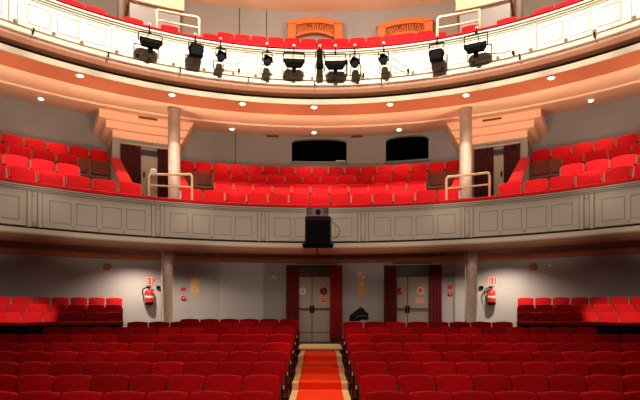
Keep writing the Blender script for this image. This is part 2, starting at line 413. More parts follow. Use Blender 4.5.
for D in DO:
    fr, d = wall_frame(D['c'], off=.02); inv = fr.inverted()
    def lx(px):   # local x on the wall's tangent plane
        u = (px-320)/F; o = inv @ Vector((0, 0, 0)); dr = inv.to_3x3() @ Vector((u, 1, 0))
        return (o + dr*(-o.y/dr.y)).x
    x0, xm, x1 = [lx(p) for p in D['pxs']]
    zf = -1.214 if D['n'] == '1' else -1.249
    zt = zat(277, d); zT = zat(265, d)
    bm = bmesh.new()   # frame with dark transom
    box(bm, x0-.06, x1+.06, -.04, .0, zt+.012, 1.64); box(bm, x0-.004, x1+.004, -.004, 0, zf, zt+.012); box(bm, x0-.06, x0-.004, -.05, .0, zf, zt+.01); box(bm, x1+.004, x1+.06, -.05, .0, zf, zt+.01)
    root = new_obj(f'door_{D["n"]}', bm, M['doorframe']); root['kind'] = 'structure'; root.matrix_world = fr
    root['label'] = f'{D["lab"]} double door in the rear wall'
    bm = bmesh.new(); nn = 12   # shallow arched transom head
    top = [bm.verts.new((x0+(x1-x0)*i/nn, -.055, zt+.30+.06*sin(PI*i/nn))) for i in range(nn+1)]
    bot = [bm.verts.new((x0+(x1-x0)*i/nn, -.055, zt+.015)) for i in range(nn+1)]
    for i in range(nn): bm.faces.new((bot[i], bot[i+1], top[i+1], top[i]))
    r = bmesh.ops.extrude_face_region(bm, geom=bm.faces[:]); bmesh.ops.translate(bm, verts=[v for v in r['geom'] if isinstance(v, bmesh.types.BMVert)], vec=(0, .012, 0))
    new_obj('transom_panel', bm, M['transom'], root)
    for a, b in ((x0, xm-.012), (xm+.012, x1)):
        bm = bmesh.new(); bbox(bm, a, b, -.045, -.005, zf+.005, zt, .006, 1)
        leaf = new_obj('door_leaf', bm, M['door'], root)
        bm = bmesh.new(); box(bm, a+.01, b-.01, -.049, -.044, zat(332.6, d), zat(331.9, d)); new_obj('kick_line', bm, M['doorframe'], leaf)
        bm = bmesh.new(); zb = zat(308.8, d); cyl(bm, (a+.06, -.1, zb), (b-.05, -.1, zb), .022, n=10)
        for xx in (a+.07, b-.06): cyl(bm, (xx, -.1, zb), (xx, -.045, zb), .018, n=8)
        new_obj('panic_bar', bm, M['bar'], leaf, True)
    bm = bmesh.new()
    for xx in (xm-.05, xm+.05): bbox(bm, xx-.03, xx+.03, -.09, -.045, zat(313, d), zat(305.5, d), .008, 1)
    new_obj('latch', bm, M['black'], root)
    # discs and notices on the leaves
    def disc(px, py, r, m, nm, lab, inner=None):
        fx = lx(px); b = bmesh.new(); z = zat(py, d); cyl(b, (fx, -.056, z), (fx, -.047, z), r, n=24)
        o = new_obj(nm, b, M[m]); o.matrix_world = fr.copy(); tag(o, lab, 'sign')
        if inner:
            mm, geo = inner; b = bmesh.new()
            for (cx, cz, w, h) in geo: box(b, fx+cx-w, fx+cx+w, -.060, -.0565, z+cz-h, z+cz+h)
            new_obj('symbol', b, M[mm], o)
        return o
    def notice(px, py, w, h, m, nm, lab, off=.05):
        fx = lx(px); z = zat(py, d); b = bmesh.new(); box(b, fx-w, fx+w, -off-.006, -off+.003, z-h, z+h)
        o = new_obj(nm, b, M[m]); o.matrix_world = fr.copy(); return tag(o, lab, 'notice')
    if D['n'] == '1':
        disc(302.3, 291.3, .145, 'white', 'door_sign', 'round white sign on the left leaf of the central door', ('panel', [(.02, 0, .03, .06)]))
        disc(323.6, 291.2, .135, 'darkred', 'door_sign', 'round dark red sign on the right leaf of the central door', ('signred', [(0, .01, .05, .02), (.02, -.03, .02, .04)]))
        o = notice(324.2, 300.4, .16, .11, 'paper', 'paper_notice', 'small pink and white notice under the dark round sign, central door')
        b = bmesh.new(); fx = lx(324.2); z = zat(300.4, d)
        for cx, cz, w, h in ((-.06, .05, .07, .02), (.08, .05, .03, .03), (0, -.04, .11, .02)): box(b, fx+cx-w, fx+cx+w, -.060, -.0565, z+cz-h, z+cz+h)
        new_obj('print', b, M['signred'], o)
    else:
        disc(399.6, 291.4, .13, 'signred', 'door_sign', 'round red sign half hidden at left leaf of the right-hand door', ('plate', [(.08, .02, .03, .05)]))
        disc(420.5, 290.6, .135, 'white', 'door_sign', 'round red and white sign on right leaf of the right-hand door', ('signred', [(.0, 0, .035, .09), (-.075, 0, .02, .06), (.075, .0, .018, .05)]))
        notice(419.8, 300.4, .15, .1, 'paper', 'paper_notice', 'small pale notice below the round sign, right-hand door')
    # curtains and rail
    for (a, b_), m_, sd in zip((D['cl'], D['cr']), D['mats'], ('left', 'right')):
        xa, xb = lx(a), lx(b_); w = xb-xa
        o = new_obj('curtain', curtain_bm(w, zf+.01, zT-.02, folds=4, ph=.4), M[m_], smooth=True)
        o.matrix_world = fr @ Matrix.Translation(((xa+xb)/2, -.19, 0))
        tag(o, f'dark red curtain hanging at the {sd} side of the {D["lab"]} door', 'curtain', 'door curtains')
    bm = bmesh.new(); cyl(bm, (lx(D['cl'][0])-.05, -.19, zT), (lx(D['cr'][1])+.05, -.19, zT), .02, n=10)
    for px in (D['cl'][0]+1, D['cr'][1]-1): cyl(bm, (lx(px), -.19, zT), (lx(px), 0.0, zT), .014, n=8)
    o = new_obj('curtain_rail', bm, M['cornice'], smooth=True); o.matrix_world = fr.copy()
    tag(o, f'pale curtain rail above the {D["lab"]} door', 'curtain rail', 'curtain rails')

# text helper
def text_bm(s, size):
    cu = bpy.data.curves.new('t', 'FONT'); cu.body = s; cu.size = size; cu.align_x = 'CENTER'; cu.align_y = 'CENTER'; cu.extrude = .004
    ob = bpy.data.objects.new('t', cu); C.objects.link(ob); dg = bpy.context.evaluated_depsgraph_get(); dg.update()
    me = bpy.data.meshes.new_from_object(ob.evaluated_get(dg)); bm = bmesh.new(); bm.from_mesh(me)
    bpy.data.objects.remove(ob); bpy.data.meshes.remove(me); bpy.data.curves.remove(cu)
    bmesh.ops.transform(bm, matrix=Matrix.Rotation(PI/2, 4, 'X'), verts=bm.verts); return bm
def exit_sign(fr, z, lab, arrow=True, sc=1.0):
    t = bmesh.new(); box(t, -.24*sc, .24*sc, -.012, 0, z-.075*sc, z+.075*sc)
    o = new_obj('exit_sign', t, M['exitp']); o.matrix_world = fr; tag(o, lab, 'sign')
    b = text_bm('SALIDA', .12*sc); bmesh.ops.translate(b, verts=b.verts, vec=(0, -.017, z)); new_obj('lettering', b, M['exitm'], o)
    if arrow:
        b = bmesh.new(); vs = [(-.09, -.1), (.09, -.1), (0, -.22)]
        tube(b, [(x, -.012, z+y) for x, y in vs+[vs[0]]], .012, 6); new_obj('arrow', b, M['exitm'], o)
fr, d = wall_frame(274.3, off=.03); exit_sign(fr, zat(273.6, d), 'small pale exit sign with down arrow left of the central door', True, .8)
fr, d = wall_frame(449.5, off=.005); exit_sign(fr, zat(275.5, d), 'small pale exit sign right of the right-hand door', False, .75)

# wall notices and fire gear
def wall_notice(px, py, w, h, m, nm, lab, cat='poster', off=.005, deco=None):
    fr, d = wall_frame(px, off=off); b = bmesh.new(); z = zat(py, d); box(b, -w, w, -.012, 0, z-h, z+h)
    o = new_obj(nm, b, M[m]); o.matrix_world = fr; tag(o, lab, cat)
    for mm, geo in (deco or []):
        b = bmesh.new()
        for cx, cz, ww, hh in geo: box(b, cx-ww, cx+ww, -.016, -.0125, z+cz-hh, z+cz+hh)
        new_obj('print', b, M[mm], o)
    return o
wall_notice(194.6, 286, .145, .27, 'poster', 'poster', 'orange and yellow poster on the rear wall right of left column', deco=[('paper', [(-.05, -.12, .07, .1)]), ('cornice', [(.06, .12, .04, .07)])])
wall_notice(361.6, 275.6, .13, .13, 'poster2', 'poster', 'small square pale poster, upper of two between the doors', off=.02, deco=[('signred', [(.05, .06, .04, .025), (-.05, -.05, .03, .03)])])
wall_notice(361.4, 287.6, .135, .27, 'poster', 'poster', 'tall orange poster, lower of two between the doors', off=.02, deco=[('poster2', [(.02, .12, .07, .06)]), ('paper', [(-.03, -.17, .08, .06)])])
wall_notice(183.6, 289.2, .085, .06, 'signred', 'alarm_sign', 'small red sign above alarm button by left column', 'sign')
wall_notice(449.7, 287.2, .08, .07, 'signred', 'alarm_sign', 'small red sign above alarm button by right-hand door', 'sign')
for px, py, lab in ((183.6, 298.2, 'round red alarm button on wall right of left column'), (450, 294.0, 'round red alarm button on wall beside right-hand door')):
    fr, d = wall_frame(px, off=.005); z = zat(py, d); b = bmesh.new()
    lathe(b, [(.085, 0), (.085, .03), (.07, .05), (.02, .055)], 20, Matrix.Translation((0, 0, z)) @ Matrix.Rotation(PI/2, 4, 'X'))
    o = new_obj('alarm_button', b, M['red'], smooth=True); o.matrix_world = fr; tag(o, lab, 'alarm', 'alarm buttons')
    b = bmesh.new(); cyl(b, (0, -.06, z), (0, -.054, z), .025, n=12); new_obj('button_centre', b, M['plate'], o)
for px, py, sgy, s, lab in ((149.3, 297.5, 281, -1, 'left'), (491.6, 297.5, 280.8, 1, 'right')):
    fr, d = wall_frame(px, off=.005)
    zc = zat(py, d); t = thing('fire_extinguisher', f'red fire extinguisher hung on the {lab} rear wall beside the box seats', 'fire extinguisher', group='fire extinguishers')
    t.matrix_world = fr @ Matrix.Translation((0, -.13, zc-.25))
    b = bmesh.new(); lathe(b, [(.07, .0), (.125, .02), (.13, .05), (.13, .40), (.11, .47), (.05, .52), (.04, .54)], 24); new_obj('cylinder', b, M['red'], t, True)
    b = bmesh.new(); lathe(b, [(.132, .0), (.133, .0), (.133, .09), (.132, .09)], 24); new_obj('base_band', b, M['black'], t, True)
    b = bmesh.new(); lathe(b, [(.1315, .2), (.1325, .2), (.1325, .30), (.1315, .30)], 24); new_obj('label_band', b, M['paper'], t, True)
    b = bmesh.new(); cyl(b, (0, 0, .54), (0, 0, .6), .03, n=12); bbox(b, -.1, .07, -.02, .02, .59, .615, .006, 1); bbox(b, -.09, .05, -.018, .018, .63, .65, .006, 1); new_obj('valve', b, M['black'], t)
    b = bmesh.new(); tube(b, bez((0, -.02, .57), (-.3, -.02, .62), (-.2, -.03, .3), 10)+bez((-.2, -.03, .3), (-.16, -.03, .12), (-.15, -.03, .1), 4)[1:], .017, 8); new_obj('hose', b, M['black'], t, True)
    b = bmesh.new(); box(b, -.02, .02, .13, .127, .38, .45); bbox(b, -.03, .03, .118, .13, .3, .5, .003, 1); new_obj('bracket', b, M['black'], t)
    o = wall_notice(px+.8, sgy, .15, .15, 'signred', 'extinguisher_sign', f'square red extinguisher sign with white pictogram, {lab} rear wall', 'sign',
                    deco=[('plate', [(-.06, 0, .018, .08), (.05, .0, .02, .09), (0, .125, .14, .012), (0, -.125, .14, .012), (-.13, 0, .012, .13), (.13, 0, .012, .13)])])
    fr2, d2 = wall_frame(158.3 if s < 0 else 481.5, off=.005); z2 = zat(287.5, d2)
    b = bmesh.new(); bbox(b, -.07, .07, -.09, 0, z2-.05, z2+.05, .02, 2); o = new_obj('alarm_siren', b, M['black']); o.matrix_world = fr2
    tag(o, f'small dark wall box between {lab} column and fire extinguisher', 'wall box', 'dark wall boxes')
# dome fixtures under the cornice
for px, lab in ((107, 'small brown dome fixture high on the left rear wall'), (533.5, 'small brown dome fixture high on the right rear wall')):
    fr, d = wall_frame(px, off=.004); z = zat(267, d)
    t = thing('dome_fixture', lab, 'fixture', group='wall domes'); t.matrix_world = fr @ Matrix.Translation((0, 0, z))
    b = bmesh.new(); lathe(b, [(.13, 0), (.13, .02), (.11, .03)], 20, Matrix.Rotation(PI/2, 4, 'X')); new_obj('mount', b, M['gfcorn'], t, True)
    b = bmesh.new(); lathe(b, [(.11, .03), (.1, .07), (.06, .105), (.01, .115)], 20, Matrix.Rotation(PI/2, 4, 'X')); new_obj('dome', b, M['brown'], t, True)
fr, d = wall_frame(550.3, off=.004); z = zat(265.6, d); b = bmesh.new()
lathe(b, [(.05, 0), (.06, .03), (.045, .08), (.005, .1)], 16, Matrix.Translation((0, 0, z)) @ Matrix.Rotation(PI/2, 4, 'X'))
o = new_obj('pilot_lamp', b, M['plate'], smooth=True); o.matrix_world = fr; tag(o, 'tiny pale pilot lamp high on the right rear wall', 'lamp')

# bag on the seat tops
b = bmesh.new(); bmesh.ops.create_icosphere(b, subdivisions=4, radius=1)
for v in b.verts:
    c = v.co.copy(); k = 1+.10*sin(5*c.x+2*c.z)+.08*sin(9*c.y+4*c.x)+.06*sin(13*c.z+3*c.x)
    v.co = Vector((c.x*.235*k, c.y*.12*k, max(c.z, -.22)*.235*k + (.03 if c.x > 0 else 0)))
sx = .57+.545*1.0-.09
t = thing('crumpled_bag', 'crumpled black bag lying on top of rear stalls seats between the doors', 'bag', (sx-.0, row_d(1)+.09, row_top(1)+.075))
new_obj('bag_body', b, M['bag'], t, True)
b = bmesh.new(); tube(b, bez((-.13, -.115, .02), (.0, -.17, .13), (.17, -.10, .05), 10), .010, 6); new_obj('strap', b, M['bagp'], t, True)

# ------------------------------------------------------------------ lower parapet
def rpart(name, prof, m, t0=-70, t1=70, n=112, yc=YC, lab=None, smooth=False):
    bm = bmesh.new(); revolve(bm, prof, t0, t1, n, yc); return struct(name, bm, M[m], label=lab, smooth=smooth)
R0 = 8.6
rpart('wall_parapet_lower', [(R0, 1.635), (R0, 2.33), (R0-.02, 2.335), (R0-.02, 2.36), (R0-.045, 2.365), (R0-.045, 2.395), (R0-.07, 2.40), (R0-.07, 2.43), (R0+.17, 2.43), (R0+.17, 1.635)],
      'parapet', lab='beige panelled parapet of the lower balcony')
bm = bmesh.new()
for z in (2.333, 2.363, 2.398): revolve(bm, [(R0-.075+(2.40-z)*.7, z-.009), (R0-.01, z-.009), (R0-.01, z+.004), (R0-.075+(2.40-z)*.7, z+.004)], -70, 70, 112)
struct('trim_10', bm, M['line'], label='fine mouldings below the red rail of the lower balcony')
o = rpart('trim_15', [(R0-.1, 2.44), (R0+.19, 2.44), (R0+.19, 2.49), (R0+.15, 2.51), (R0-.06, 2.51), (R0-.1, 2.49)], 'velvet', lab='red padded rail on the lower balcony parapet')
rpart('trim_11', [(R0+.08, 1.57), (R0+.16, 1.57), (R0+.16, 1.63), (R0+.08, 1.63)], 'dark', lab='dark groove under the parapet panels')
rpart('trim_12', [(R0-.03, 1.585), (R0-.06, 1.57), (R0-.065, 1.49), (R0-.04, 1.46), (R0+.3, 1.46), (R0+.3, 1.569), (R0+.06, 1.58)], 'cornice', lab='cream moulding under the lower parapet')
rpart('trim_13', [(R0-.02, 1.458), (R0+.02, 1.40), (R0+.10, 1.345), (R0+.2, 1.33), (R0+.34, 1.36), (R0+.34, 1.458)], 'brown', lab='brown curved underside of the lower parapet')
rpart('trim_14', [(R0+.22, 1.37), (R0+.34, 1.37), (R0+.34, 1.845), (R0+.3, 1.845)], 'dark', lab='dark return behind the lower parapet moulding')

def ring_frame(bm, R, ta, tb, za, zb, w, t, n=5):
    aw = math.degrees(w/R)
    for a0, a1, z0, z1 in ((ta, tb, za, za+w), (ta, tb, zb-w, zb), (ta, ta+aw, za+w, zb-w), (tb-aw, tb, za+w, zb-w)):
        sector(bm, R-t, R+.004, a0, a1, z0, z1, n if a1-a0 > 1 else 1)
par_lo = bpy.data.objects['wall_parapet_lower']
rosette_mesh = None
def rosette(par, th, z, r, m, R=R0):
    b = bmesh.new(); lathe(b, [(r, 0), (r, .012), (r*.7, .03), (r*.62, .02), (r*.4, .02), (r*.25, .035), (.003, .04)], 14, frame_at(th, R, z) @ Matrix.Rotation(PI/2, 4, 'X'))
    new_obj('rosette', b, M[m], par, True)
per = 16.1
for k in range(-4, 5):
    tc_ = -1.1+per*k            # bay centre
    if abs(tc_) > 56: continue
    for j in range(4):
        ta = tc_+(j-1.5)*3.3-1.33; tb = ta+2.66
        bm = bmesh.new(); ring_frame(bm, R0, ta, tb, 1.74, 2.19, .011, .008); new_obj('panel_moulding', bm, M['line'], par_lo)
        if j < 3: rosette(par_lo, tc_+(j-1)*3.3, 1.70, .042, 'parapet')
    for e in (0,):
        tp = tc_+per/2
        bm = bmesh.new()
        for q in (-.62, .62): sector(bm, R0-.03, R0+.004, tp+q-.22, tp+q+.22, 1.62, 2.32, 2)
        new_obj('pilaster', bm, M['parapet'], par_lo)
        bm = bmesh.new()
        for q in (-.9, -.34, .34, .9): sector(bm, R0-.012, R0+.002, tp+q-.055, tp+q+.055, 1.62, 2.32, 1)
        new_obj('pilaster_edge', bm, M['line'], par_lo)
        rosette(par_lo, tp, 1.70, .042, 'parapet'); rosette(par_lo, tp, 2.26, .042, 'parapet')

# ------------------------------------------------------------------ upper parapet
rpart('wall_parapet_upper', [(R0, 5.555), (R0, 6.12), (R0-.02, 6.13), (R0-.02, 6.16), (R0-.045, 6.17), (R0-.045, 6.20), (R0-.07, 6.21), (R0-.07, 6.25), (R0+.17, 6.25), (R0+.17, 5.555)],
      'parapet_up', lab='white panelled parapet of the upper balcony')
bm = bmesh.new()
for z in (6.125, 6.165, 6.205): revolve(bm, [(R0-.076+(6.205-z)*.7, z-.007), (R0-.01, z-.007), (R0-.01, z+.003), (R0-.076+(6.205-z)*.7, z+.003)], -70, 70, 112)
struct('trim_20', bm, M['line_top'], label='fine mouldings below the rail of the upper balcony')
rpart('trim_26', [(R0-.1, 6.26), (R0+.19, 6.26), (R0+.19, 6.29), (R0+.15, 6.30), (R0-.06, 6.30), (R0-.1, 6.29)], 'velvet', lab='red padded rail on the upper balcony parapet')
rpart('trim_21', [(R0+.10, 5.505), (R0+.16, 5.505), (R0+.16, 5.55), (R0+.10, 5.55)], 'dark', lab='dark groove under the white panels')
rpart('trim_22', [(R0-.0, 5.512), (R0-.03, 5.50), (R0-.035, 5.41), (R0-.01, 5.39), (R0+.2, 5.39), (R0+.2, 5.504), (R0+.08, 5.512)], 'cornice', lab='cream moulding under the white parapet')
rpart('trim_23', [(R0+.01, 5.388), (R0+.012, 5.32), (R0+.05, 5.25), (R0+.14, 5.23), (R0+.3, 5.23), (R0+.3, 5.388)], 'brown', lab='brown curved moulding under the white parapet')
rpart('trim_24', [(R0+.24, 5.121), (R0+.3, 5.121), (R0+.3, 5.229), (R0+.24, 5.229)], 'dark', lab='dark recess under the brown moulding')
rpart('trim_25', [(R0+.10, 5.0), (R0+.13, 5.0), (R0+.3, 5.07), (R0+.3, 5.12), (R0+.10, 5.12)], 'band', lab='white band at the edge of the balcony soffit')
par_up = bpy.data.objects['wall_parapet_upper']
for k in range(-4, 5):
    tc_ = .5+12.6*k
    if abs(tc_) > 56: continue
    for j in range(3):
        ta = tc_+(j-1)*3.5-1.35; tb = ta+2.7
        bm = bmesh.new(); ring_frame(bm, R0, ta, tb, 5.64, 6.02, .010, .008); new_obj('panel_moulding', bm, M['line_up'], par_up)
        if j < 2: rosette(par_up, tc_+(j-.5)*3.5, 5.595, .04, 'line_up')
    tp = tc_+6.3; bm = bmesh.new()
    for q in (-.5, .5): sector(bm, R0-.02, R0+.004, tp+q-.2, tp+q+.2, 5.55, 6.11, 2)
    new_obj('pilaster', bm, M['parapet_up'], par_up)
    bm = bmesh.new()
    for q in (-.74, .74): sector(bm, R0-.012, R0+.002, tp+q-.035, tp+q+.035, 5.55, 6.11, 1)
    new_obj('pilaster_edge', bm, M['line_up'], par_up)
    rosette(par_up, tp, 5.595, .04, 'line_up')
for k, (px, py) in enumerate(((33.5, 30.5), (108.5, 54.5), (180.5, 69), (248.5, 79.3), (314.5, 83.5), (381.5, 80.5), (519.5, 56.5), (594.5, 35))):
    th, d = hit(px, R0-.06); b = bmesh.new(); z = zat(py, d)
    bbox(b, -.011, .011, -.03, 0, -.07, .04, .004, 1, frame_at(th, R0-.066, z)); bbox(b, -.018, .018, -.032, -.003, .025, .042, .004, 1, frame_at(th, R0-.066, z))
    tag(new_obj('cable_hook', b, M['black']), f'small dark hook on the moulding under the white parapet, {ORD[k+1]} from the left', 'hook', 'hooks under the white parapet')

# ------------------------------------------------------------------ soffit of the upper balcony
SZ0, SR0, SR1 = 5.0, 9.33, 13.62
def sz(r): return SZ0+.215*(r-SR0)
rpart('ceiling_soffit_ring', [(R0+.132, 5.0), (SR0+.05, 4.995), (SR0+.05, 5.05), (R0+.29, 5.06)], 'soffit_shaded', lab='salmon ring at the balcony soffit edge, shade put into its colour')
rpart('ceiling_soffit', [(SR0+.051, 4.99), (11.2, sz(11.2)), (11.22, sz(11.2)-.04), (SR1, sz(SR1)), (SR1, sz(SR1)+.12), (SR0+.051, 5.12)], 'soffit', lab='salmon soffit under the upper balcony')

# lower balcony floor tiers
bm = bmesh.new()
for (rn, R, zt, n) in BR:
    r0 = R-.62 if rn != 'front' else R0+.18
    r1 = R+.53 if rn != 'back' else SR1-.02
    sector(bm, r0, r1, -21.2 if rn in ('front', 'back') else -16.4, 21.2 if rn in ('front', 'back') else 16.4, 1.935, zt-.991, 30)
    for s in (-1, 1): sector(bm, r0, r1, s*28.5, s*62, 1.935, zt-.991, 24)
for s in (-1, 1):
    sector(bm, R0+.18, 12.28, s*21.3, s*28.4, 1.935, 1.985, 6)
    for q in range(6): sector(bm, 9.83+q*.4, 9.83+(q+1)*.4, s*16.45, s*21.2, 1.935, 2.15+q*.28, 6)
struct('floor_lower_balcony', bm, M['bal_floor'], label='stepped floor of the lower balcony')
# upper floor
bm = bmesh.new()
for r0, r1, z in ((R0+.18, 9.9, 5.5), (9.9, 10.7, 6.0), (10.7, 11.5, 6.7), (11.5, 12.4, 7.37), (12.4, 14.9, 7.869)):
    sector(bm, r0, r1, -62, 62, max(5.2, sz(r1)+.14), z-.001, 50)
struct('floor_upper_balcony', bm, M['bal_floor'], label='stepped floor of the upper balcony')

# ------------------------------------------------------------------ wall behind the lower balcony with two dark windows
WINS = [(291.8, 346.6, 161.8, 142.0, 138.6), (385.8, 428.6, 160.4, 139.6, 135.4)]
wh = []
for a, b_, yb, ys, yt in WINS:
    ta, da = hit(a, SR1); tb, db = hit(b_, SR1); d = hit((a+b_)/2, SR1)[1]
    wh.append((ta, tb, zat(yb, d), zat(ys, d), zat(yt, d)))
bm = bmesh.new()
ths = sorted(set([-62+124*i/80 for i in range(81)] + [w[0] for w in wh] + [w[1] for w in wh]))
zs = sorted(set([1.94, 6.2] + [w[2] for w in wh] + [w[4]+.02 for w in wh]))
V = {}
def vv(t, z, r=SR1):
    k = (round(t, 5), round(z, 5), round(r, 4))
    if k not in V: V[k] = bm.verts.new(P(t, r, z))
    return V[k]
for t0, t1 in zip(ths, ths[1:]):
    for z0, z1 in zip(zs, zs[1:]):
        tm, zm = (t0+t1)/2, (z0+z1)/2
        if any(w[0] < tm < w[1] and w[2] < zm < w[4]+.02 for w in wh): continue
        bm.faces.new((vv(t0, z0), vv(t1, z0), vv(t1, z1), vv(t0, z1)))
for w in wh:   # arched heads and reveals
    n = 14; top = w[4]+.02
    arc = [(w[0]+(w[1]-w[0])*i/n, w[3]+(w[4]-w[3])*math.sqrt(max(0, 1-(2*i/n-1)**2))) for i in range(n+1)]
    for (a, za), (b_, zb) in zip(arc, arc[1:]):
        bm.faces.new([bm.verts.new(P(*q)) for q in ((a, SR1, za), (b_, SR1, zb), (b_, SR1, top), (a, SR1, top))])
        bm.faces.new([bm.verts.new(P(*q)) for q in ((a, SR1, za), (b_, SR1, zb), (b_, SR1+.22, zb), (a, SR1+.22, za))])
    for t in w[:2]: bm.faces.new([bm.verts.new(P(*q)) for q in ((t, SR1, w[2]), (t, SR1+.22, w[2]), (t, SR1+.22, w[3]), (t, SR1, w[3]))])
    bm.faces.new([bm.verts.new(P(*q)) for q in ((w[0], SR1, w[2]), (w[1], SR1, w[2]), (w[1], SR1+.22, w[2]), (w[0], SR1+.22, w[2]))])
struct('wall_lower_balcony', bm, M['wall'], label='taupe wall behind the lower balcony')
for k, w in enumerate(wh):
    bm = bmesh.new(); sector(bm, SR1+.16, SR1+.2, w[0]-.1, w[1]+.1, w[2]-.02, w[4]+.04, 6)
    o = struct(f'window_{k+1}', bm, M['window'], label='dark arched control-room window behind the lower balcony')
    bm = bmesh.new(); sector(bm, SR1-.05, SR1+.02, w[0]-.25, w[1]+.25, w[2]-.07, w[2], 6)
    new_obj('window_sill', bm, M['sill'], o)
th, d = hit(340.5, SR1); b = bmesh.new(); bbox(b, -.16, .16, 0, .1, 0, .055, .008, 1, frame_at(th, SR1+.03, wh[0][2]+.001))
tag(new_obj('desk_lamp_strip', b, M['white']), 'small pale strip lying on the sill of the centre dark window', 'strip')
th, d = hit(235.5, SR1); b = bmesh.new(); sector(b, SR1-.012, SR1-.001, th-.05, th+.05, 3.7, sz(SR1)-.001, 1); struct('trim_30', b, M['doorframe'], label='vertical seam in the balcony wall')

# columns of the lower balcony
for px, lab in ((174.2, 'left'), (465.6, 'right')):
    th, d = hit(px, 9.85); p = P(th, 9.85, 1.986)
    h = sz(9.7)-1.99-.0; b = bmesh.new(); lathe(b, [(.19, 0), (.19, .08), (.152, .12), (.148, h-.12), (.150, h-.1), (.165, h-.06), (.165, h-.01)], 28)
    o = struct('column', b, M['colm'], label=f'marbled round column of the lower balcony, {lab}'); o.location = p
    for q in o.data.polygons: q.use_smooth = len(q.vertices) == 4

# stair vestibules with stepped salmon bulkheads
def sector_t(bm, r0, r1, ta0, tb0, ta1, tb1, z0, z1, n=8, ztop=None):
    """sector whose angular range changes from bottom (ta0..tb0) to top (ta1..tb1)"""
    g = []
    for i in range(n+1):
        f = i/n; a = ta0+(tb0-ta0)*f; c = ta1+(tb1-ta1)*f
        g.append([bm.verts.new(P(a, r0, z0)), bm.verts.new(P(a, r1, z0)), bm.verts.new(P(c, r1, z1)), bm.verts.new(P(c, r0, z1))])
    for A, B in zip(g, g[1:]):
        for j in range(4): bm.faces.new((A[j], A[(j+1) % 4], B[(j+1) % 4], B[j]))
    bm.faces.new(g[0]); bm.faces.new(g[-1][::-1])
for s, side in ((-1, 'left'), (1, 'right')):
    bm = bmesh.new()
    for r0, to, zb, zt2 in ((11.9, 30.8, 5.30, 5.53), (12.05, 29.9, 5.10, 5.299), (12.2, 29.0, 4.90, 5.099)):
        tin = lambda z: 20.2-1.8*(z-4.90)/.63
        sector_t(bm, r0, 13.6, s*tin(zb), s*to, s*tin(zt2), s*to, zb, zt2)
    struct(f'ceiling_bulkhead_{side}', bm, M['soffit'], label=f'stepped salmon bulkhead over the {side} balcony stair door')
    # front wall of the vestibule with its door opening
    td0, td1 = sorted((abs(hit(141 if s < 0 else 504.5, 12.3)[0]), abs(hit(158.5 if s < 0 else 493, 12.3)[0])))
    dd = hit(150, 12.3)[1]; zdoor = zat(155.5, dd)
    bm = bmesh.new()
    sector(bm, 12.3, 12.42, s*20.3, s*td0, 1.986, 4.898, 6); sector(bm, 12.3, 12.42, s*td1, s*29.0, 1.986, 4.898, 4); sector(bm, 12.3, 12.42, s*td0, s*td1, zdoor, 4.898, 4)
    sector(bm, 12.42, 13.6, s*28.7, s*29.0, 1.986, 4.898, 2)
    zl = zat(148.3, dd)
    sector(bm, 12.24, 12.299, s*20.3, s*29.0, zl, 4.898, 8)
    sector(bm, 12.24, 12.299, s*28.0, s*29.0, 1.986, zl-.001, 2)
    struct(f'wall_vestibule_{side}', bm, M['wall'], label=f'taupe vestibule wall by the {side} balcony stair')
    bm = bmesh.new(); sector(bm, 12.33, 12.38, s*(td0+.03), s*(td1-.03), 1.99, zdoor-.02, 4)
    o = struct(f'door_{3 if s < 0 else 4}', bm, M['door'], label=f'pale door of the {side} balcony vestibule')
    bm = bmesh.new(); sector(bm, 12.27, 12.299, s*(td1), s*(td1+.28), 1.99, zdoor+.05, 1); sector(bm, 12.27, 12.299, s*(td0-.2), s*td0, 1.99, zdoor+.05, 1)
    sector(bm, 12.27, 12.299, s*(td0), s*td1, zdoor, zdoor+.14, 4); new_obj('door_frame', bm, M['doorframe'], o)
    tm = (td0+td1)/2
    b = bmesh.new(); bbox(b, -.02, .02, -.06, 0, 0, .16, .008, 1, frame_at(s*(td1-.4), 12.33, zat(178, dd))); new_obj('door_handle', b, M['black'], o)
    if s < 0:
        th, d = hit(153.6, R0-.02); z = zat(171.6, d); b = bmesh.new()
        lathe(b, [(.075, 0), (.08, .01), (.075, .02), (.01, .022)], 24, frame_at(th, R0-.005, z) @ Matrix.Rotation(PI/2, 4, 'X'))
        tag(new_obj('round_sign', b, M['white'], smooth=True), 'round white sign fixed to the left lower guard rail', 'sign')
    for a, b_ in (((120.5, 141) if s < 0 else (503.5, 520)), ((157.5, 170) if s < 0 else (474, 493.5))):
        ta = hit(a, 12.1)[0]; tb = hit(b_, 12.1)[0]; w = rad(abs(tb-ta))*12.1; tm = (ta+tb)/2; zz = zat(148.6, dd)-.03
        o = new_obj('curtain', curtain_bm(w, 1.99, zz, folds=4, amp=.035, flare=1.0), M['curtain_deep'], smooth=True); o.matrix_world = frame_at(tm, 12.12, 0)
        which = 'outer' if abs(tm) > 25.5 else 'inner'
        tag(o, f'dark red {which} curtain at the {side} balcony vestibule door', 'curtain', 'balcony door curtains')
    bm = bmesh.new(); zz = zat(148.2, dd)
    tube(bm, [P(s*(21+7.2*i/10), 12.12, zz) for i in range(11)], .018, 8)
    for t_ in (21.2, 28.0): cyl(bm, P(s*t_, 12.12, zz), P(s*t_, 12.239, zz), .012, n=8)
    tag(new_obj('curtain_rail', bm, M['cornice'], smooth=True), f'pale curtain rail over the {side} balcony vestibule door', 'curtain rail', 'balcony curtain rails')
    px, py = (147.5, 142.5) if s < 0 else (491.5, 143)
    th, d = hit(px, 12.24); exit_sign(frame_at(th, 12.238, 0), zat(py, d), f'small pale exit sign on the beam over the {side} balcony door', False, .6)
